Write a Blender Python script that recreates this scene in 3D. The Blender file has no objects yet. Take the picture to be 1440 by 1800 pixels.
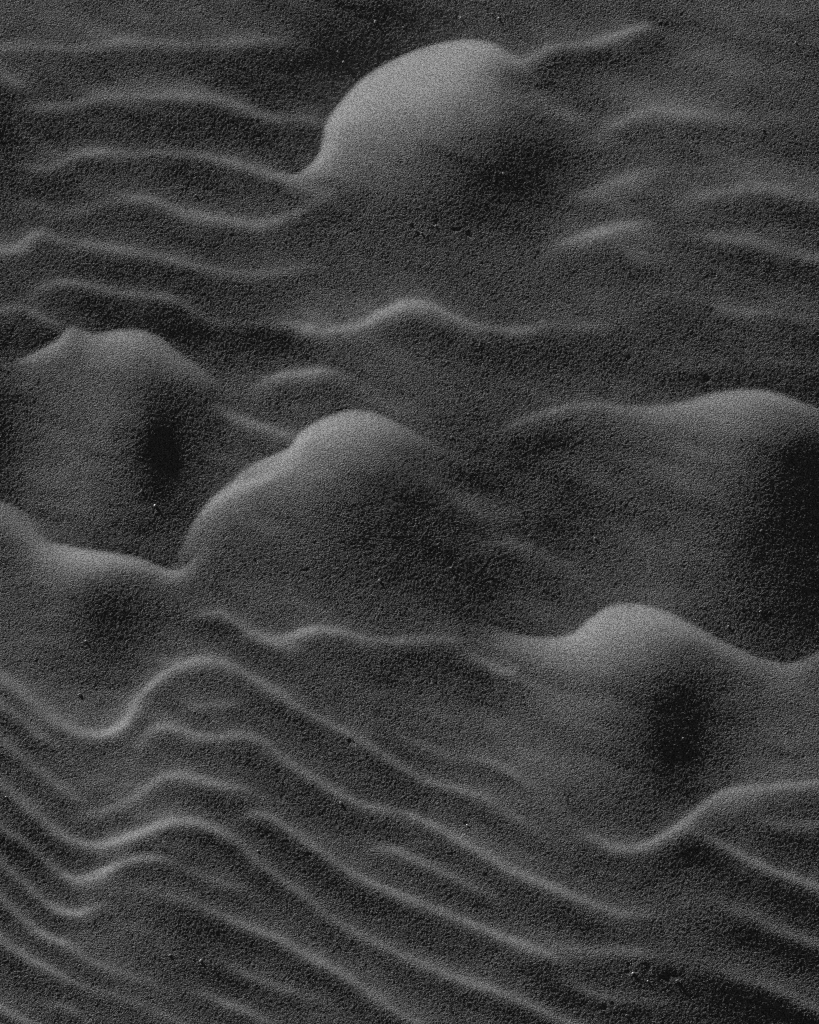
import bpy, math, random
import numpy as np

scene = bpy.context.scene
# ---------------------------------------------------------------- camera, sky, sun, exposure
PX = 0.001                    # one photo pixel is about a millimetre of sand
PITCH, SUN_EL, SUN_AZ = 60.0, 6.0, 33.0      # camera height above the sand, sun height, sun left of straight ahead
DIST = 20.0
cd = bpy.data.cameras.new('camera'); cam = bpy.data.objects.new('camera', cd)
scene.collection.objects.link(cam); scene.camera = cam
cam.rotation_euler = (math.radians(90-PITCH), 0, 0)
_a = math.radians(90-PITCH)
cam.location = (0, -DIST*math.sin(_a), DIST*math.cos(_a))
cd.sensor_fit = 'VERTICAL'; cd.sensor_height = 36.0; cd.sensor_width = 36.0
cd.lens = 36.0*DIST/(1800*PX)
cd.clip_start = 0.5; cd.clip_end = 400.0

world = bpy.data.worlds.new('World'); scene.world = world; world.use_nodes = True
wn, wl = world.node_tree.nodes, world.node_tree.links
wn.clear()
sky = wn.new('ShaderNodeTexSky'); sky.sky_type = 'NISHITA'; sky.sun_disc = False
sky.air_density = 0.45; sky.dust_density = 0.0
sky.sun_elevation = math.radians(SUN_EL); sky.sun_rotation = math.radians(-SUN_AZ)
bw = wn.new('ShaderNodeSeparateColor'); bg = wn.new('ShaderNodeBackground'); wo = wn.new('ShaderNodeOutputWorld')
bg.inputs['Strength'].default_value = 0.05   # black and white through a red filter: only the sky's red light counts
wl.new(sky.outputs[0], bw.inputs[0]); wl.new(bw.outputs[0], bg.inputs['Color']); wl.new(bg.outputs[0], wo.inputs['Surface'])

sd = bpy.data.lights.new('sun', 'SUN'); sd.energy = 5.0; sd.angle = math.radians(0.8); sd.color = (1, 1, 1)
sun = bpy.data.objects.new('sun', sd); scene.collection.objects.link(sun)
from mathutils import Vector
_e, _z = math.radians(SUN_EL), math.radians(SUN_AZ)
to_sun = Vector((-math.cos(_e)*math.sin(_z), math.cos(_e)*math.cos(_z), math.sin(_e)))
sun.rotation_euler = to_sun.to_track_quat('Z', 'Y').to_euler()
scene.cycles.use_denoising = False; scene.cycles.pixel_filter_type = 'BLACKMAN_HARRIS'; scene.cycles.filter_width = 1.05
vs = scene.view_settings
vs.view_transform = 'Standard'; vs.look = 'None'; vs.exposure = -0.38; vs.gamma = 1.0; vs.use_curve_mapping = False


ALB = .37                                             # sand albedo
GRAIN = ((420, 1, .0012), )
LEVEL, CREST = 1.28, 1.26                           # bump: noise scale, detail, height in metres
LUMP9, LUMP22, LUMP60 = .03, .06, .14
N_GLITTER, GLIT = 4000, 1.15
# small pits: x, y, radius, depth
PITS = [(1111,1703,7,1.2),(1138,1700,7,1.4),(1172,1720,9,1.3),(1188,1716,6,1.4),(1060,1772,7,1.3),(1078,1768,5,1.0),
 (621,1303,7,1.6),(540,1003,4,1.0),(490,1357,4,1.0),(544,1504,5,1.2),(1018,555-0,4,.8),(1105,628,6,1.0),(1240,668,8,1.4),(1252,550,4,1.0),
 (728,402,5,1.2),(766,392,5,1.2),(800,405,6,1.2),(828,413,6,1.2),(737,412,4,1.0),(793,993,5,1.2),(1045,940,5,1.2),(820,1447,5,1.2),(655,1440,4,.9),
 (780,28,4,1.2),(806,29,4,1.2),(869,1052,4,1.0),(380,1310,3,.8),(257,1345,3,.8),(530,1355,4,.9),(104,922,3,1.0),(72,108,3,1.0),(645,1415,6,.8),
 (860,600,0.1,0)]
PALE = [
 (594,91,2.2,'tiny pale grain in the dark hollow left of the highest mound, upper of two'),
 (604,109,2.2,'tiny pale grain in the dark hollow left of the highest mound, lower of two'),
 (660,38,2.4,'bright pale grain on dark sand above the left shoulder of the highest mound'),
 (709,48,1.8,'pale grain close above the top of the highest mound'),
 (810,32,2.6,'bright white grain beside a small pit straight above the highest mound'),
 (877,32,2.2,'pale grain above the right end of the highest mound'),
 (513,107,1.8,'pale grain on dark sand right of the uppermost ripple'),
 (885,305,2.4,'single white grain on the shaded flank of the highest mound'),
 (766,397,2.0,'pale grain among small pits at the foot of the highest mound'),
 (741,410,1.8,'pale grain left of the small pits at the foot of the highest mound'),
 (344,343,2.0,'pale grain between the third and fourth ripples at upper left'),
 (1399,75,2.2,'pale grain near the upper right corner'),
 (1341,228,1.8,'pale grain on smooth dark sand at the right edge, upper part'),
 (249,863,2.2,'pale grain below the blackest shadow of the left mound'),
 (273,889,2.6,'bright white grain low in the shade of the left mound'),
 (151,1127,2.2,'bright grain on the shaded slope under the left edge mound'),
 (140,1221,2.8,'largest pale grain left of the lowest big bend in the ripples'),
 (667,1021,2.4,'pale grain on the dark lower flank of the middle mound'),
 (793,999,2.2,'pale grain beside a pit right of the middle mound'),
 (794,768,2.2,'pale grain on grey sand right of the top of the middle mound'),
 (1046,946,2.0,'pale grain beside a pit in the wide grey slope at right'),
 (1338,933,1.8,'pale grain high in the big black shade at the right edge'),
 (1337,1075,2.2,'pale grain low in the big shade at the right edge'),
 (1281,1101,2.2,'pale grain just above the right shoulder of the lower right mound'),
 (1185,1221,1.8,'pale grain inside the black shadow of the lower right mound'),
 (1201,1298,2.0,'pale grain below the black shadow of the lower right mound'),
 (599,1411,2.4,'white grain on the long diagonal ripple left of centre, low in the picture'),
 (454,1496,2.0,'pale grain between two diagonal ripples at lower left'),
 (299,1679,2.2,'pale grain near the bottom left on flat sand'),
 (353,1689,2.2,'pale grain right of the one near the bottom left'),
 (1191,1724,3.0,'brightest grain beside dark pits near the bottom right'),
 (1113,1711,2.2,'pale grain at the left pit near the bottom right'),
 (1139,1725,1.8,'pale grain between the pits near the bottom right'),
 (1102,1785,2.0,'pale grain close to the bottom edge, right half'),
 (11,1401,2.0,'pale grain on steep ripples at the left edge'),
 (822,1451,2.2,'pale grain beside a pit between two diagonal ripples'),
]
DARK = [(1303,773,2.6,'black crumb on the bright top of the right edge mound')]
# ---------------------------------------------------------------- tone chart of the sand
# Brightness that the low sun should give each spot of the sand, in picture units (photo pixels,
# 0..255).  It is never painted anywhere: the relief below is solved so the real sun produces it.
BASE = """
50 50 50 50 48 46 42 40 42 48 50 50 52 52 50 50
48 46 48 46 42 34 28 30 44 46 50 54 56 54 52 50
40 48 46 44 40 40 40 46 50 42 46 54 52 50 48 46
36 44 44 44 44 44 48 44 36 29 40 48 52 50 46 42
48 48 46 46 46 46 44 38 32 34 48 48 46 42 38 36
44 42 40 40 42 46 50 52 50 48 50 48 46 46 42 42
42 40 40 34 36 44 50 48 42 42 42 42 42 42 40 40
30 54 50 42 50 50 50 50 48 42 46 46 44 42 40 38
26 62 52 34 48 48 44 44 36 38 46 50 52 42 28 24
40 57 44 30 44 48 40 31 37 42 42 48 50 40 25 22
44 46 42 44 48 44 36 30 30 34 40 50 50 42 29 25
50 48 38 46 50 50 48 42 42 40 46 50 44 36 28 26
48 50 42 48 46 44 40 38 40 46 54 46 30 42 46 46
44 46 54 50 46 44 42 46 48 54 54 46 30 44 54 54
38 44 54 52 42 42 46 42 46 50 52 40 32 46 44 40
42 40 44 50 44 42 42 44 42 44 40 42 42 38 40 36
42 44 52 44 38 40 44 44 42 46 42 42 42 36 32 30
42 44 46 42 40 42 44 42 40 44 42 38 34 34 32 28
42 46 50 46 44 42 44 40 42 38 36 34 34 32 30 28
"""
# soft patches: x, y, radius x, radius y, tilt in degrees, amount
BLOBS = [
 (279,768,38,95,0,-20),(315,800,85,110,0,-7),(205,1082,68,95,0,-14),(1195,1236,60,92,6,-8),(1180,1300,80,90,0,-6),(1200,1330,50,60,0,-6),
 (880,150,75,60,30,12),(940,290,110,75,0,-8),(980,775,40,22,0,-12),(250,640,90,50,20,5),(140,640,90,40,0,4),
 (700,200,150,90,-25,7),(830,150,90,60,0,12),(650,790,80,50,-20,3),(1120,1130,100,60,10,8),
 (1290,770,100,50,0,10),(130,1010,70,30,5,10),(560,110,70,30,-10,-6),(0,790,30,80,0,-4),
 (330,850,40,40,0,4),(820,842,60,24,10,-9),(975,912,90,30,-8,-11),(860,1035,60,26,20,-8),(1230,665,60,16,0,-8),(1100,655,90,16,8,-5),(1330,955,60,60,0,-4),
]
# crests: width above, dark undershoot below, its reach; then x, y, height, width below
CRESTS = [
 (14,5,40,[(-200,95,10,14),(-60,90,10,14),(30,82,16,14),(90,83,20,14),(160,85,20,14),(210,74,25,14),(260,75,22,14),(320,77,20,14),(390,78,20,14),(450,72,18,14),(510,74,8,14),(560,80,0,14)]),
 (12,5,40,[(25,190,8,14),(60,190,20,14),(100,187,22,14),(130,184,18,14),(170,172,22,14),(220,168,24,14),(280,169,24,14),(340,170,26,14),(380,173,26,14),(420,187,20,14),(450,200,16,12),(480,206,16,12),(520,207,18,14),(560,212,14,12),(575,212,0,12)]),
 (10,5,40,[(-40,285,0,14),(20,288,6,14),(60,296,18,12),(85,296,24,12),(110,285,22,14),(140,271,24,14),(170,268,26,14),(230,270,22,14),(290,268,20,14),(350,273,22,14),(400,284,26,14),(450,299,28,14),(490,309,24,14),(520,312,0,14)]),
 (16,0,40,[(40,235,6,16),(60,252,16,16),(85,266,12,16),(110,275,0,16)]),
 (2.4,0,40,[(480,307,0,14),(515,309,38,22),(540,297,50,40),(560,277,62,45),(570,250,70,60),(574,225,74,80),(585,203,80,95),(615,165,86,110),(650,133,90,115),(700,105,92,115),(750,86,92,110),(800,75,86,100),(840,75,72,85),(870,82,52,60),(895,98,26,40),(915,112,0,30)]),
 (10,5,36,[(40,355,6,14),(110,372,12,14),(150,368,14,14),(180,358,14,14),(240,348,22,14),(280,355,22,12),(310,370,22,12),(350,380,24,14),(400,388,26,14),(450,394,30,14),(480,390,28,14),(520,375,20,16),(560,350,12,18),(600,320,0,18)]),
 (9,5,40,[(-200,450,30,20),(-40,445,32,20),(0,441,34,22),(30,436,34,20),(50,418,30,18),(72,409,30,16),(110,424,22,14),(160,430,22,14),(220,438,20,14),(280,450,18,14),(350,468,18,14),(420,480,20,14),(480,480,16,14),(540,470,8,14),(600,460,0,14)]),
 (9,5,45,[(45,535,0,14),(60,515,14,14),(100,496,24,14),(150,500,22,14),(200,513,22,14),(250,520,22,14),(300,525,22,14),(340,545,20,14),(380,563,18,14),(430,568,16,14),(500,572,22,14),(540,577,26,14)]),
 (7,6,60,[(540,577,26,14),(565,582,30,16),(590,580,34,18),(640,567,44,22),(680,545,54,26),(720,531,52,26),(760,540,38,22),(800,558,28,20),(840,572,26,18),(890,580,30,18),(930,577,26,18),(970,570,16,18),(1020,575,14,18),(1080,570,12,18),(1130,560,0,18)]),
 (7,6,40,[(-200,552,16,16),(-30,548,16,16),(0,545,16,14),(40,540,20,14),(60,550,22,12),(90,566,20,10),(115,578,0,10)]),
 (3,0,50,[(-200,650,8,20),(-60,645,10,20),(0,638,14,18),(20,635,22,20),(50,628,46,20),(80,613,58,22),(105,598,58,26),(118,582,50,30),(130,577,36,32),(150,586,34,40),(170,590,46,50),(200,585,64,54),(230,583,68,56),(260,587,64,50),(285,600,58,40),(310,622,48,28),(340,642,28,24),(370,664,14,18),(395,690,0,16)]),
 (7,6,40,[(380,712,0,14),(400,725,22,14),(430,740,28,18),(470,752,28,18),(510,765,22,18),(520,768,0,18)]),
 (6,6,50,[(430,695,0,16),(460,675,18,18),(480,664,28,20),(500,657,32,22),(550,652,34,22),(570,650,30,18),(600,658,14,16),(640,668,0,16)]),
 (2.6,0,60,[(300,1000,10,20),(320,968,22,26),(333,935,36,32),(348,910,52,40),(365,888,64,50),(388,868,62,50),(408,852,58,50),(425,832,42,52),(450,815,48,58),(480,804,68,64),(508,791,70,68),(521,775,68,72),(532,760,66,76),(565,741,72,80),(605,727,76,82),(640,726,68,76),(675,736,54,60),(710,753,36,46),(740,768,18,36),(790,795,0,30)]),
 (5,4,20,[(362,893,0,12),(385,872,26,14),(410,858,36,14),(440,850,34,14),(480,834,22,14),(520,812,0,14)]),
 (2.6,0,50,[(-300,870,40,40),(-30,880,44,44),(0,885,44,44),(25,892,42,40),(50,915,36,34),(70,942,42,36),(90,957,62,36),(140,968,76,40),(200,976,74,38),(245,985,64,30),(275,997,54,24),(305,1006,44,24),(325,998,34,20),(345,980,20,20),(360,955,0,20)]),
 (9,6,50,[(310,1095,0,16),(350,1081,16,14),(385,1078,22,14),(410,1088,20,14),(440,1110,18,14)]),
 (5,5,50,[(440,1110,18,14),(470,1122,28,18),(500,1122,34,20),(530,1110,38,22),(560,1104,40,22),(600,1109,34,20),(640,1120,32,18),(680,1126,32,18),(720,1122,34,18),(760,1122,26,16),(800,1122,14,14),(830,1130,0,14)]),
 (9,6,35,[(810,1145,0,14),(850,1165,22,12),(885,1180,26,12),(920,1180,0,14)]),
 (14,5,35,[(790,995,0,22),(835,965,8,22),(875,953,13,22),(920,962,12,22),(970,985,5,22),(1010,1000,0,22)]),
 (12,3,35,[(730,828,0,20),(780,860,9,20),(820,886,13,20),(860,905,10,22),(930,900,6,24),(1000,880,0,24)]),
 (12,3,30,[(680,1236,0,14),(740,1246,10,14),(790,1262,9,14),(850,1290,0,14)]),
 (12,3,30,[(740,775,0,20),(800,805,8,22),(860,812,6,22),(930,806,0,22)]),
 (8,14,45,[(880,95,0,14),(920,107,22,18),(950,92,22,16),(980,80,20,14),(1030,78,22,14),(1080,63,28,14),(1120,51,26,13),(1160,42,0,14)]),
 (10,0,40,[(920,155,0,16),(950,168,12,20),(980,182,14,22),(1010,198,10,22),(1050,212,0,18)]),
 (10,6,40,[(1030,248,0,18),(1060,232,10,20),(1090,215,18,20),(1120,199,24,22),(1160,192,26,22),(1200,198,20,20),(1240,200,14,18),(1290,215,0,18)]),
 (14,6,40,[(990,355,0,22),(1015,348,14,22),(1050,338,20,24),(1090,320,20,26),(1130,306,14,28),(1180,300,8,28),(1260,305,0,28)]),
 (10,6,50,[(950,438,0,18),(985,428,18,20),(1010,420,28,22),(1050,407,38,24),(1080,400,36,24),(1110,395,26,24),(1160,392,0,24)]),
 (14,8,45,[(1180,360,0,18),(1240,345,14,18),(1300,332,20,18),(1340,330,22,18),(1380,338,20,18),(1440,350,16,18),(1600,380,14,18)]),
 (14,6,40,[(1080,430,0,18),(1120,448,14,18),(1160,460,12,18),(1210,470,0,18)]),
 (14,9,45,[(1160,405,0,18),(1220,412,10,18),(1260,418,16,18),(1330,426,20,18),(1400,444,20,18),(1440,456,20,18),(1600,490,16,18)]),
 (16,6,45,[(1120,500,0,18),(1180,512,10,18),(1240,528,6,18),(1280,545,12,18),(1340,550,16,18),(1420,560,14,18),(1600,580,14,18)]),
 (16,8,40,[(1150,640,0,16),(1250,634,10,16),(1350,634,12,16),(1440,640,10,16),(1600,650,10,16)]),
 (5,5,70,[(870,760,0,16),(910,742,16,16),(940,731,24,18),(970,722,28,20),(1010,712,24,18),(1060,712,20,20),(1100,717,28,30),(1150,718,38,44),(1200,711,46,58),(1240,700,56,66),(1280,692,64,70),(1330,690,64,66),(1370,697,56,56),(1400,708,46,44),(1440,722,34,34),(1600,780,24,30)]),
 (3,0,60,[(820,1085,0,20),(860,1102,14,26),(885,1110,26,34),(910,1118,38,42),(950,1124,48,52),(990,1122,54,60),(1015,1112,60,68),(1040,1090,68,76),(1065,1073,76,80),(1090,1066,78,78),(1130,1068,74,70),(1170,1079,66,56),(1210,1098,56,44),(1250,1120,46,36),(1290,1140,40,32),(1340,1160,38,32),(1380,1168,42,34),(1410,1163,40,34),(1440,1148,36,34),(1600,1080,30,34)]),
 (7,6,50,[(990,1475,0,14),(1040,1471,16,14),(1070,1485,28,14),(1110,1490,38,16),(1140,1483,46,18),(1180,1460,48,22),(1220,1430,46,26),(1250,1405,46,32),(1280,1391,48,34),(1320,1384,40,30),(1370,1382,32,24),(1440,1375,24,22),(1600,1360,20,22)]),
 (9,10,50,[(1200,1450,0,14),(1230,1465,12,12),(1260,1480,22,12),(1310,1508,30,13),(1360,1530,34,13),(1400,1545,34,13),(1440,1560,32,13),(1600,1630,28,13)]),
 (10,8,40,[(1320,1440,0,16),(1370,1448,14,14),(1400,1451,20,14),(1440,1453,24,14),(1600,1455,20,14)]),
 (8,8,40,[(-200,1060,24,12),(-40,1160,26,12),(0,1188,28,12),(40,1218,26,12),(80,1250,24,12),(110,1272,30,13),(140,1286,36,14),(170,1291,42,15),(200,1283,42,15),(225,1262,40,15),(245,1225,38,15),(275,1195,38,15),(310,1173,36,15),(350,1160,36,15),(390,1164,32,14),(430,1182,28,14),(480,1212,24,13),(530,1245,22,12),(580,1273,26,11),(640,1303,28,11),(700,1343,18,12),(740,1368,16,13),(790,1383,20,14),(850,1399,22,14),(900,1432,12,14),(960,1470,0,14)]),
 (10,6,35,[(670,1280,0,14),(730,1304,14,14),(800,1328,14,14),(870,1343,18,14),(930,1378,16,14),(1000,1420,0,14)]),
 (10,8,35,[(310,1248,0,14),(340,1244,14,12),(380,1240,18,12),(410,1238,16,12),(450,1242,0,14)]),
 (8,8,45,[(230,1325,0,14),(260,1291,22,14),(285,1277,36,14),(320,1283,30,14),(350,1294,28,14),(390,1295,28,14),(420,1292,30,14),(460,1300,32,14),(490,1325,30,13),(530,1355,30,13),(580,1385,28,13),(630,1410,24,14),(680,1422,26,15),(720,1432,34,13),(780,1460,34,12),(850,1500,34,12),(900,1530,36,13),(960,1555,36,13),(1020,1580,34,13),(1070,1600,26,13),(1120,1608,16,13),(1190,1605,0,13)]),
 (8,7,35,[(110,1440,0,14),(150,1434,14,14),(200,1420,22,14),(240,1400,26,14),(265,1378,32,14),(290,1365,36,14),(320,1362,36,14),(360,1373,32,13),(410,1383,22,13),(460,1388,0,13)]),
 (8,9,32,[(-200,1210,24,10),(-40,1340,28,10),(0,1375,30,10),(40,1410,28,10),(80,1445,30,11),(110,1470,32,12),(150,1483,36,13),(190,1482,40,14),(240,1466,42,14),(280,1450,42,14),(320,1443,40,14),(350,1447,34,14),(390,1462,30,14),(425,1485,24,13),(460,1520,22,12),(510,1557,24,12),(560,1595,22,12),(600,1625,18,12),(650,1650,18,12),(720,1685,26,13),(770,1705,32,13),(820,1725,36,13),(870,1740,34,13),(920,1760,28,13),(970,1785,26,12),(1020,1805,26,12),(1200,1880,20,12)]),
 (8,9,45,[(410,1430,0,14),(435,1432,20,12),(470,1433,28,13),(500,1450,28,13),(540,1480,26,12),(580,1510,26,12),(620,1535,32,12),(650,1550,34,12),(685,1565,34,12),(720,1580,36,12),(770,1600,36,12),(820,1620,38,12),(880,1645,38,12),(935,1666,32,13),(970,1680,20,14),(1010,1695,0,14)]),
 (13,7,40,[(960,1662,0,16),(1010,1668,12,16),(1050,1671,18,16),(1095,1672,22,16),(1150,1678,18,16),(1230,1690,0,16)]),
 (9,8,35,[(640,1488,0,13),(670,1492,16,13),(700,1497,22,12),(760,1525,20,12),(800,1545,20,12),(850,1570,14,12),(910,1595,0,12)]),
 (7,9,26,[(-200,1290,24,9),(-40,1420,26,9),(0,1455,28,9),(30,1470,28,9),(70,1502,26,9),(100,1530,32,12),(130,1545,44,20),(160,1540,50,26),(200,1522,46,22),(240,1510,34,16),(280,1508,22,14),(310,1518,12,12),(350,1535,14,12),(400,1555,18,12),(450,1568,0,12)]),
 (6,9,26,[(-200,1320,24,9),(-40,1470,28,9),(0,1515,30,9),(40,1550,30,9),(80,1585,34,10),(110,1602,38,12),(135,1605,38,14),(160,1598,24,16),(190,1585,0,16)]),
 (7,9,28,[(-200,1400,24,9),(-40,1540,28,9),(0,1577,30,9),(40,1615,32,9),(80,1645,34,11),(120,1662,26,11),(160,1690,18,11),(200,1705,12,11),(250,1722,8,11),(310,1745,0,11)]),
 (7,9,34,[(-200,1480,24,9),(-40,1615,30,10),(0,1650,34,10),(30,1672,34,10),(70,1695,34,10),(110,1715,30,10),(150,1735,20,11),(190,1745,14,11),(240,1762,14,11),(290,1785,12,11),(400,1840,0,11)]),
 (7,9,34,[(-200,1650,22,10),(-40,1750,26,10),(0,1772,30,10),(30,1788,28,10),(60,1803,26,10),(160,1860,20,10)]),
 (8,6,25,[(70,1775,0,12),(90,1770,18,12),(110,1768,24,12),(130,1778,20,12),(160,1800,14,11),(240,1850,0,11)]),
 (9,9,34,[(220,1552,0,13),(270,1566,10,13),(310,1578,16,13),(350,1592,20,13),(400,1615,26,12),(450,1635,30,12),(500,1655,32,12),(550,1685,32,12),(600,1710,30,12),(650,1745,26,12),(700,1780,26,12),(740,1802,26,12),(900,1890,20,12)]),
 (9,8,30,[(370,1680,0,12),(400,1695,14,12),(440,1715,22,12),(490,1735,18,12),(540,1752,10,12),(620,1785,0,12)]),
 (8,7,30,[(330,1735,0,12),(370,1751,16,12),(410,1769,24,12),(450,1785,24,12),(490,1805,20,12),(600,1870,0,12)]),
 (9,8,35,[(970,1712,0,13),(1010,1730,14,13),(1040,1745,22,13),(1080,1755,20,13),(1130,1760,14,13),(1200,1768,0,13)]),
 (14,10,40,[(1240,1585,0,16),(1290,1602,12,15),(1330,1615,18,15),(1370,1635,22,15),(1440,1660,22,15),(1600,1720,18,15)]),
 (14,10,40,[(1210,1685,0,16),(1260,1703,12,15),(1320,1725,18,15),(1370,1740,24,15),(1440,1775,26,15),(1600,1850,20,15)]),
 (9,7,30,[(-200,1110,18,11),(-40,1205,20,11),(0,1236,24,11),(35,1260,22,11),(65,1290,22,11),(90,1305,10,11),(115,1325,0,11)]),
 (14,7,28,[(-200,1150,14,14),(-40,1270,16,14),(0,1303,18,13),(40,1335,18,13),(80,1362,16,13),(120,1392,14,13),(170,1420,0,13)]),
 (12,4,30,[(-200,90,10,18),(-30,115,12,18),(0,128,16,18),(25,146,16,18),(60,158,0,18)]),
]

X0, X1, Y0, Y1 = -400.0, 1840.0, -368.0, 2152.0     # the built patch, wider than the picture

def s2l(v):
    v = v / 255.0
    return np.where(v <= .04045, v / 12.92, ((v + .055) / 1.055) ** 2.4)

def spline(p, n=10):
    p = np.array(p, float)
    q = np.vstack([2*p[0]-p[1], p, 2*p[-1]-p[-2]])
    out = []
    for i in range(1, len(q)-2):
        t = np.linspace(0, 1, n, endpoint=False)[:, None]
        a, b, c, d = q[i-1], q[i], q[i+1], q[i+2]
        out.append(.5*((2*b) + (c-a)*t + (2*a-5*b+4*c-d)*t*t + (3*b-a-3*c+d)*t**3))
    out.append(q[-2][None]); r = np.vstack(out); r[:, 2] = np.maximum(r[:, 2], 0)
    return r

def lattice(X, Y, lx, ly, seed):
    g = np.random.default_rng(seed).normal(0, 1, (64, 64))
    u = (X+500)/lx; v = (Y - .22*X + 45*np.sin(X/310+.6) + 1400)/ly
    i = np.floor(u).astype(int); j = np.floor(v).astype(int); a = u-i; b = v-j
    a = a*a*(3-2*a); b = b*b*(3-2*b); i0, i1, j0, j1 = i % 64, (i+1) % 64, j % 64, (j+1) % 64
    return (g[j0,i0]*(1-a)+g[j0,i1]*a)*(1-b)+(g[j1,i0]*(1-a)+g[j1,i1]*a)*b

def tone_chart(step):
    nx = int(round((X1-X0)/step))+1; ny = int(round((Y1-Y0)/step))+1
    xs = X0 + step*np.arange(nx); ys = Y0 + step*np.arange(ny)
    B = np.array([[float(v) for v in l.split()] for l in BASE.strip().splitlines()])
    B = 48+(B-48)*1.3                                # the smoothing below evens it out again
    def cub(n, u):                                   # smooth B-spline weights
        u = np.clip(u, 0, n-1); i = np.minimum(np.floor(u).astype(int), n-2); t = u-i
        W = np.zeros((len(u), n)); r = np.arange(len(u))
        for k, w in ((-1, (1-t)**3/6), (0, (3*t**3-6*t*t+4)/6), (1, (-3*t**3+3*t*t+3*t+1)/6), (2, t**3/6)):
            np.add.at(W, (r, np.clip(i+k, 0, n-1)), w)
        return W
    T = cub(B.shape[0], ys/100.0) @ B @ cub(B.shape[1], xs/100.0).T
    XX, YY = np.meshgrid(xs, ys)
    for x, y, rx, ry, a, v in BLOBS:
        c, s = np.cos(np.radians(a)), np.sin(np.radians(a))
        dx, dy = XX-x, YY-y
        T += v*np.exp(-((c*dx+s*dy)/rx)**2 - ((-s*dx+c*dy)/ry)**2)
    for wu, D, wD, pts in CRESTS:
        if min(q[0] for q in pts) > 840 and max(q[1] for q in pts) < 660:   # the smoother, half buried ripples
            pts = [(q[0], q[1], q[2]*1.05, q[3]*1.15) for q in pts]; D = D*.8
        r = spline(pts)
        reach = max(wu*9, wD*3.4 if D else 0, max(q[3] for q in pts)*3.4)
        ix = np.where((xs > r[:,0].min()-reach) & (xs < r[:,0].max()+reach))[0]
        iy = np.where((ys > r[:,1].min()-wu*9-4) & (ys < r[:,1].max()+reach))[0]
        if not len(ix) or not len(iy): continue
        px, py = XX[np.ix_(iy, ix)], YY[np.ix_(iy, ix)]
        best = np.full(px.shape, 1e12); side = np.zeros(px.shape)
        W = np.zeros(px.shape); SA = W.copy(); SW = W.copy()
        wmax = max(q[3] for q in pts); h = 3.0 if wmax < 30 else 14.0
        for ps in (0, 1):
            for i in range(len(r)-1):
                ex, ey = r[i+1,0]-r[i,0], r[i+1,1]-r[i,1]; L2 = ex*ex+ey*ey+1e-9
                t = np.clip(((px-r[i,0])*ex+(py-r[i,1])*ey)/L2, 0, 1)
                d = np.sqrt((px-r[i,0]-t*ex)**2+(py-r[i,1]-t*ey)**2)
                if ps == 0:
                    m = d < best
                    best[m] = d[m]; side[m] = (ex*(py-r[i,1])-ey*(px-r[i,0]))[m]
                else:                                # blend neighbouring crest points smoothly
                    w = np.exp(-(d-best)/(h*.3+best*.22))*np.sqrt(L2)
                    W += w; SA += w*(r[i,2]*(1-t)+r[i+1,2]*t); SW += w*(r[i,3]*(1-t)+r[i+1,3]*t)
        wd = SW/W; thin = np.clip((34-wd)/12, 0, 1)*(D > 0)          # 1 on ripples, 0 on mounds
        A = SA/W*(.97*(1-thin)+CREST*thin); wd = wd*(1-.38*thin)
        s = best*np.sign(side)
        A = A*(1+.14*lattice(px, py, 55, 45, 9)*thin+.1*lattice(px, py, 18, 18, 10)*thin)
        Ap = np.clip(A/18.0, 0, 1)
        up = np.exp(-(s/(wu*(1-.15*thin)))**2)*(1-.5*thin) + .5*thin*np.exp(-np.abs(s)/(3*wu))
        sp = np.maximum(s, 0)
        dn = (np.exp(-(sp/wd)**np.clip(1.5-wd/160, 1.05, 1.35))*(1-.3*thin) + .3*thin*np.exp(-sp/(1.7*wd))) * A - 1.3*D*Ap*(sp/(.75*wD))*np.exp((1-(sp/(.75*wD))**2)/2)
        T[np.ix_(iy, ix)] += np.where(s < 0, A*up, dn)
    # beyond the picture the ripples carry on in their own way
    out = np.sqrt(np.maximum(np.maximum(-40-XX, XX-1480), 0)**2 + np.maximum(np.maximum(-60-YY, YY-1860), 0)**2)
    ph = (YY - .25*XX + 40*np.sin(XX/170+YY/260) + 22*np.sin(XX/71+1.3-YY/190)) / 88.0
    q = ph - np.floor(ph)
    T += np.clip(out/160, 0, 1)*(26*np.exp(-(np.minimum(q, 1-q)/.12)**2) - 5)
    # the wind's unevenness: long faint patches that lie along the ripples
    T *= 1 + np.exp(-(np.maximum(T-52, 0)/22)**2)*(.06*lattice(XX, YY, 170, 44, 3) + .065*lattice(XX, YY, 75, 20, 4) + .035*lattice(XX, YY, 26, 12, 5))
    T *= LEVEL
    T += .0*np.maximum(T-95, 0)
    return xs, ys, np.clip(T, 17, 165)


# ---------------------------------------------------------------- relief whose sunlit shading is the chart
TH, EL, AZ = np.radians(PITCH), np.radians(SUN_EL), np.radians(SUN_AZ)   # camera above the sand plane, sun height, sun left of straight ahead
GAIN = 0.45; AMB = 0.004; SIG = 0.05                                                       # picture brightness of sand that faces the sun squarely
N0 = np.array([0, np.cos(TH), np.sin(TH)]); AW = np.array([0, np.sin(TH), -np.cos(TH)])   # plane normal and "away", in camera axes
LC = np.sin(EL)*N0 + np.cos(EL)*(np.cos(AZ)*AW - np.sin(AZ)*np.array([1.0, 0, 0]))

def shade(f, h):
    a, b, c, d = f[:-1,:-1], f[:-1,1:], f[1:,:-1], f[1:,1:]
    fx = (b+d-a-c)/(2*h); fy = -(c+d-a-b)/(2*h)      # rows run down the picture
    q = 1/np.sqrt(1+fx*fx+fy*fy)
    return (-LC[0]*fx-LC[1]*fy+LC[2])*q, fx, fy, q

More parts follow.
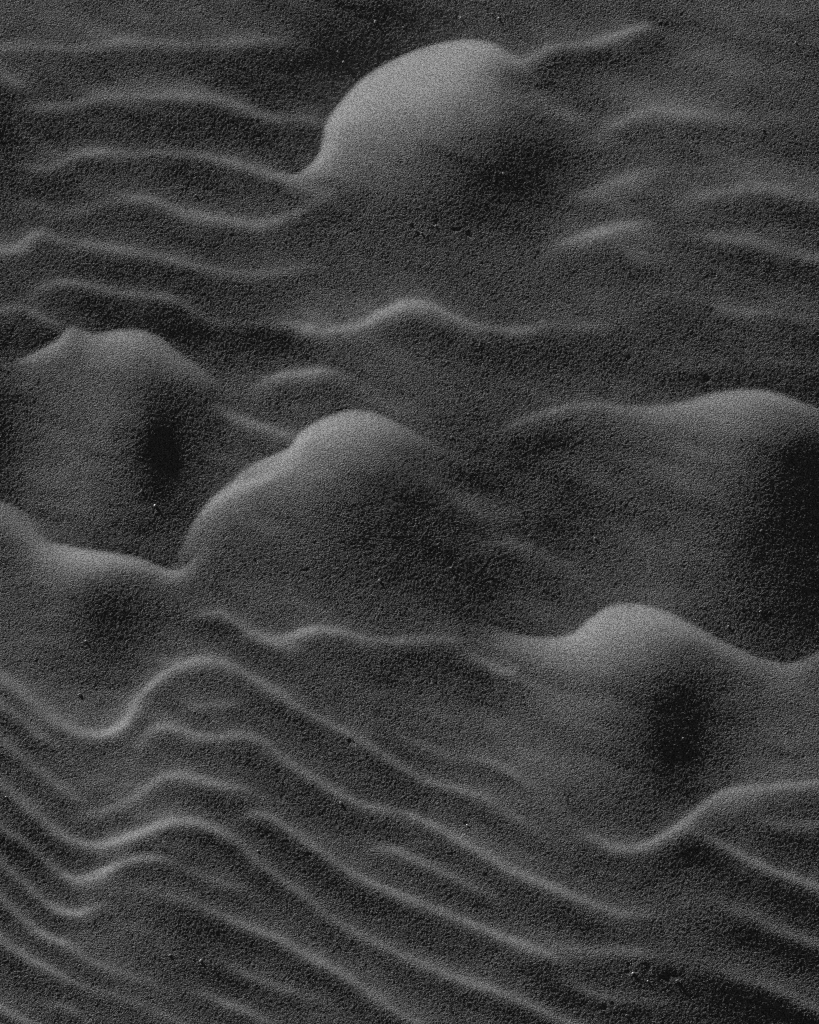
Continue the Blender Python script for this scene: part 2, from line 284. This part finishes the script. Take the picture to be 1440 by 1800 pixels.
def solve(f, T, h, n, lr, lam):
    m = np.zeros_like(f); v = np.zeros_like(f)
    w = 1/(np.maximum(T, 0)+.06)**1.6
    for it in range(n):
        I, fx, fy, q = shade(f, h)
        e = (I-T)*w
        gx = e*(-LC[0]*q - I*q*q*fx)/(2*h); gy = -e*(-LC[1]*q - I*q*q*fy)/(2*h)
        g = np.zeros_like(f)
        g[:-1,:-1] += -gx-gy; g[:-1,1:] += gx-gy; g[1:,:-1] += -gx+gy; g[1:,1:] += gx+gy
        # even out what the light leaves open
        for ax in (0, 1):
            d2 = np.diff(f, 2, axis=ax)/h**2*lam
            if ax == 0: g[:-2] += d2/h; g[1:-1] -= 2*d2/h; g[2:] += d2/h
            else: g[:,:-2] += d2/h; g[:,1:-1] -= 2*d2/h; g[:,2:] += d2/h
        m = .9*m+.1*g; v = .99*v+.01*g*g
        k = lr*(1 if it < n*.6 else (1-it/n)/.4+.02)
        f = f - k*(m/(1-.9**(it+1)))/(np.sqrt(v/(1-.99**(it+1)))+1e-9)
    return f

def resize(f, shape):
    def lin(n, k): 
        u = np.linspace(0, n-1, k); i = np.minimum(u.astype(int), n-2); return i, u-i
    i, t = lin(f.shape[0], shape[0]); f = f[i]*(1-t)[:,None]+f[i+1]*t[:,None]
    i, t = lin(f.shape[1], shape[1]); return f[:,i]*(1-t)+f[:,i+1]*t

def undo_grain(M):
    """mean slope light of a rough surface that looks as bright as M (facets turned away give nothing)"""
    x = np.linspace(-1.2, 6, 400)
    Phi = np.array([.5*(1+math.erf(v/2**.5)) for v in x]); g = np.exp(-x*x/2)/(2*np.pi)**.5 + x*Phi
    v = np.where(M < 5*SIG, np.interp(M/SIG, g, x)*SIG, M)
    return np.maximum(v, np.interp(M, [.002, .012, .03], [-.03, .004, .02]))

# a grainy surface shadows itself: smooth brightness needed (second row) for each wanted one (first row)
GRAINY = [0, 18, 20.5, 24.7, 27.5, 31, 36.4, 41.6, 47.7, 53.6, 59, 64.4, 69.5, 79, 88, 97.5, 111, 121, 134, 160]
SMOOTH = [0, 18, 23.4, 27.7, 32, 37.4, 42.7, 47.7, 52.9, 58.2, 63, 68.3, 74, 84.5, 95, 105.3, 121, 137, 158, 200]

f = None
for step, n, lr in ((28, 900, 4.), (14, 500, 1.8), (7, 300, .5), (3.5, 160, .12)):
    xs, ys, T = tone_chart(step)
    Tl = undo_grain((s2l(np.interp(T, GRAINY, SMOOTH))-AMB)/GAIN)
    Tc = (Tl[:-1,:-1]+Tl[1:,:-1]+Tl[:-1,1:]+Tl[1:,1:])/4
    f = np.tile((ys/np.tan(TH))[:,None], (1, len(xs))) if f is None else resize(f, T.shape)
    f = solve(f, Tc, step, n, lr, 3. if step > 4 else .4)
    if step == 3.5:
        _I, _fx, _fy, _q = shade(f, step); print('relief rms', np.sqrt(np.mean((_I-Tc)**2)), 'slope', _fx.mean(), _fy.mean(), -1/np.tan(TH))
_c = f[(len(ys))//2, len(xs)//2]; f = f-_c

# refine to the mesh grid and add what the wind and small creatures left: faint lumps, pits and crumbs
MS = 1.75
nx = int(round((X1-X0)/MS))+1; ny = int(round((Y1-Y0)/MS))+1
f = resize(f, (ny, nx)); gx = np.linspace(X0, X1, nx); gy = np.linspace(Y0, Y1, ny)
def blur(a, k):
    for _k in range(k):
        a[1:-1] = (a[:-2]+2*a[1:-1]+a[2:])/4; a[:,1:-1] = (a[:,:-2]+2*a[:,1:-1]+a[:,2:])/4
    return a
f = blur(f.astype(np.float32), 2)
rng = np.random.default_rng(7)
def lumps(size, amp):
    k = (int((Y1-Y0)/size)+2, int((X1-X0)/size)+2)
    a = resize(rng.normal(0, 1, k), (ny, nx))
    m = max(1, int(size/MS/2))
    for ax in (0, 1):
        for r_ in range(2):
            c = np.cumsum(np.concatenate([np.repeat(np.take(a, [0], ax), m+1, ax), a, np.repeat(np.take(a, [-1], ax), m, ax)], ax), ax)
            n_ = a.shape[ax]
            a = (np.take(c, range(2*m+1, 2*m+1+n_), ax)-np.take(c, range(0, n_), ax))/(2*m+1)
    return amp*a/a.std()
f += lumps(9, LUMP9) + lumps(22, LUMP22) + lumps(60, LUMP60)
def dent(x, y, r, depth):
    i0, i1 = np.searchsorted(gx, [x-3*r, x+3*r]); j0, j1 = np.searchsorted(gy, [y-3*r, y+3*r])
    XX, YY = np.meshgrid(gx[i0:i1], gy[j0:j1])
    f[j0:j1, i0:i1] -= depth*np.exp(-((XX-x)**2+(YY-y)**2)/r**2)
for x, y, r, dp in PITS:
    for _k in range(4): dent(x+rng.normal(0, .6)*r, y+rng.normal(0, .4)*r, r*rng.uniform(.35, .65), dp*rng.uniform(.3, .55))

_ca, _sa = math.cos(_a), math.sin(_a)
def place(x, y, w):
    """photo position and height towards the camera -> world"""
    d = DIST - w*PX
    u = (x-720)*PX*d/DIST; v = (900-y)*PX*d/DIST; z = DIST-d
    return u, v*_ca - z*_sa, v*_sa + z*_ca
def height(x, y):
    u = (x-X0)/(X1-X0)*(nx-1); v = (y-Y0)/(Y1-Y0)*(ny-1); i = int(u); j = int(v); a = u-i; b = v-j
    return f[j,i]*(1-a)*(1-b)+f[j,i+1]*a*(1-b)+f[j+1,i]*(1-a)*b+f[j+1,i+1]*a*b

# ---------------------------------------------------------------- every grain of the surface
fs = f.copy()
for k, amp in ((0, .18), (1, .03), (4, .012)):
    g_ = blur(rng.normal(0, 1, f.shape).astype(np.float32), k); fs += g_*(amp/g_.std())

# ---------------------------------------------------------------- materials
def nodes(name):
    m = bpy.data.materials.new(name); m.use_nodes = True
    n, l = m.node_tree.nodes, m.node_tree.links
    return m, n, l, n['Principled BSDF']
def sand_material():
    m, n, l, p = nodes('sand')
    tc = n.new('ShaderNodeTexCoord')
    def noise(scale, detail, rough=.5):
        t = n.new('ShaderNodeTexNoise'); t.inputs['Scale'].default_value = scale
        t.inputs['Detail'].default_value = detail; t.inputs['Roughness'].default_value = rough
        l.new(tc.outputs['Object'], t.inputs['Vector']); return t
    c = noise(430, 1); r = n.new('ShaderNodeValToRGB')
    r.color_ramp.elements[0].position = .36; r.color_ramp.elements[0].color = (ALB*.45,)*3+(1,)
    r.color_ramp.elements[1].position = .64; r.color_ramp.elements[1].color = (ALB*1.55,)*3+(1,)
    l.new(c.outputs['Fac'], r.inputs['Fac']); l.new(r.outputs['Color'], p.inputs['Base Color'])
    p.inputs['Roughness'].default_value = 1.0; p.inputs['Specular IOR Level'].default_value = 0.0
    prev = None
    for sc_, det, dist in GRAIN:
        t = noise(sc_, det, .6); b = n.new('ShaderNodeBump'); b.inputs['Strength'].default_value = 1
        b.inputs['Distance'].default_value = dist
        l.new(t.outputs['Fac'], b.inputs['Height'])
        if prev: l.new(prev.outputs['Normal'], b.inputs['Normal'])
        prev = b
    l.new(prev.outputs['Normal'], p.inputs['Normal'])
    return m
def grain_material(name, v, rough):
    m, n, l, p = nodes(name)
    t = n.new('ShaderNodeTexNoise'); t.inputs['Scale'].default_value = 900
    tc = n.new('ShaderNodeTexCoord'); l.new(tc.outputs['Object'], t.inputs['Vector'])
    r = n.new('ShaderNodeValToRGB')
    r.color_ramp.elements[0].color = (v*.8,)*3+(1,); r.color_ramp.elements[1].color = (min(1, v*1.15),)*3+(1,)
    l.new(t.outputs['Fac'], r.inputs['Fac']); l.new(r.outputs['Color'], p.inputs['Base Color'])
    p.inputs['Roughness'].default_value = rough
    return m

# ---------------------------------------------------------------- the sand
XX, YY = np.meshgrid(gx, gy)
u, y_, z_ = place(XX, YY, fs)
co = np.stack([u, y_, z_], -1).reshape(-1, 3)
idx = np.arange(nx*ny).reshape(ny, nx)
quads = np.stack([idx[1:,:-1], idx[1:,1:], idx[:-1,1:], idx[:-1,:-1]], -1).reshape(-1, 4)
# round the patch the sand runs on, falling gently away to the horizon
rim = np.concatenate([idx[0,:-1], idx[:-1,-1], idx[-1,:0:-1], idx[:0:-1,0]])
base = len(co); R = len(rim); low = co[:,2].min()
cen = co[:, :2].mean(0); rings = []; k0 = rim
for n_, (dd, fall) in enumerate(((.25, .25), (1.2, .6), (6, .9), (150, 1))):
    dv = co[rim,:2]-cen; ln = np.linalg.norm(dv, axis=1, keepdims=True); dv = dv/ln
    pos = np.concatenate([co[rim,:2]+dv*dd, (co[rim,2]*(1-fall)+(low-.25)*fall)[:,None]], 1)
    rings.append(pos); k1 = base+np.arange(R)+n_*R
    quads = np.concatenate([quads, np.stack([k0, np.roll(k0, -1), np.roll(k1, -1), k1], -1)]); k0 = k1
co = np.concatenate([co]+rings)
me = bpy.data.meshes.new('sand')
me.vertices.add(len(co)); me.vertices.foreach_set('co', co.astype(np.float32).ravel())
me.loops.add(quads.size); me.loops.foreach_set('vertex_index', quads.astype(np.int32).ravel())
me.polygons.add(len(quads)); me.polygons.foreach_set('loop_start', np.arange(0, quads.size, 4, dtype=np.int32))
me.update(calc_edges=True); me.validate()
me.polygons.foreach_set('use_smooth', np.ones(len(me.polygons), bool))
me.materials.append(sand_material())
sand = bpy.data.objects.new('sand', me); scene.collection.objects.link(sand)
sand['kind'] = 'structure'; sand['label'] = 'rippled grey sand with smooth rounded mounds lit by a low sun'

# ---------------------------------------------------------------- loose grains
def normal_at(x, y):
    e = 6.0
    a = Vector(place(x-e, y, height(x-e, y))); b = Vector(place(x+e, y, height(x+e, y)))
    c = Vector(place(x, y-e, height(x, y-e))); d = Vector(place(x, y+e, height(x, y+e)))
    return (b-a).cross(c-d).normalized()
def pebble(seed, r, flat=.8, sub=2):
    """angular grain: an icosphere cut by a few facets"""
    import bmesh
    rnd = random.Random(seed); bm = bmesh.new()
    bmesh.ops.create_icosphere(bm, subdivisions=sub, radius=1)
    for k in range(7):
        dn = Vector((rnd.gauss(0,1), rnd.gauss(0,1), rnd.gauss(0,1))).normalized(); h = rnd.uniform(.62, .9)
        for v in bm.verts:
            q = v.co.dot(dn)
            if q > h: v.co -= dn*(q-h)
    sx, sy = rnd.uniform(.8, 1.25), rnd.uniform(.75, 1.1)
    for v in bm.verts: v.co = Vector((v.co.x*sx*r, v.co.y*sy*r, v.co.z*flat*r))
    return bm
light_mat = grain_material('quartz', .8, .35); dark_mat = grain_material('dark_grain', .03, .7)
protos = {}
def grain(x, y, r, name, label, cat, mat, group=None, sink=.25):
    key = (name, random.Random(int(x)).randrange(4) if group else int(x))
    if key not in protos:
        bm = pebble(key[1]+3, 1.0, .8 if mat is dark_mat else .5); m = bpy.data.meshes.new(name); bm.to_mesh(m); bm.free(); m.materials.append(mat); protos[key] = m
    o = bpy.data.objects.new(name, protos[key]); scene.collection.objects.link(o)
    nrm = normal_at(x, y)
    o.location = Vector(place(x, y, height(x, y))) + nrm*r*PX*(.08 if group else -.2)
    o.rotation_mode = 'QUATERNION'
    q = nrm.to_track_quat('Z', 'Y'); 
    from mathutils import Quaternion
    o.rotation_quaternion = q @ Quaternion((0, 0, 1), (x*7.3+y) % 6.28); o.scale = (r*PX,)*3
    o['label'] = label; o['category'] = cat
    if group: o['group'] = group
    return o
for x, y, r, lab in PALE: grain(x, y, r*1.15, 'sand_grain', lab, 'grain', light_mat, 'pale grains lying loose on the sand')
for x, y, r, lab in DARK: grain(x, y, r, 'dark_crumb', lab, 'crumb', dark_mat, None, .2)

# the finest glitter, past counting
rnd = random.Random(11); V = []; F = []
ico = pebble(5, 1.0, .7, 1); iv = [v.co.copy() for v in ico.verts]; fi = [[v.index for v in fc.verts] for fc in ico.faces]
for k in range(N_GLITTER):
    x = rnd.uniform(-300, 1740); y = rnd.uniform(-300, 2100); r = rnd.choice((.55, .65, .8, 1.0))*GLIT
    n_ = normal_at(x, y); q = n_.to_track_quat('Z', 'Y').to_matrix(); c, s_ = math.cos(k), math.sin(k)
    p0 = Vector(place(x, y, height(x, y)))+n_*r*PX*.0; b0 = len(V)
    for v in iv: V.append(p0+q@Vector((v.x*c-v.y*s_, v.x*s_+v.y*c, v.z))*r*PX)
    F += [[b0+t for t in fc] for fc in fi]
gm = bpy.data.meshes.new('fine_grains'); gm.from_pydata([tuple(v) for v in V], [], F); gm.materials.append(light_mat)
fg = bpy.data.objects.new('fine_grains', gm); scene.collection.objects.link(fg)
fg['kind'] = 'stuff'; fg['label'] = 'fine pale grains glinting all over the dark sand'; fg['category'] = 'sand grains'
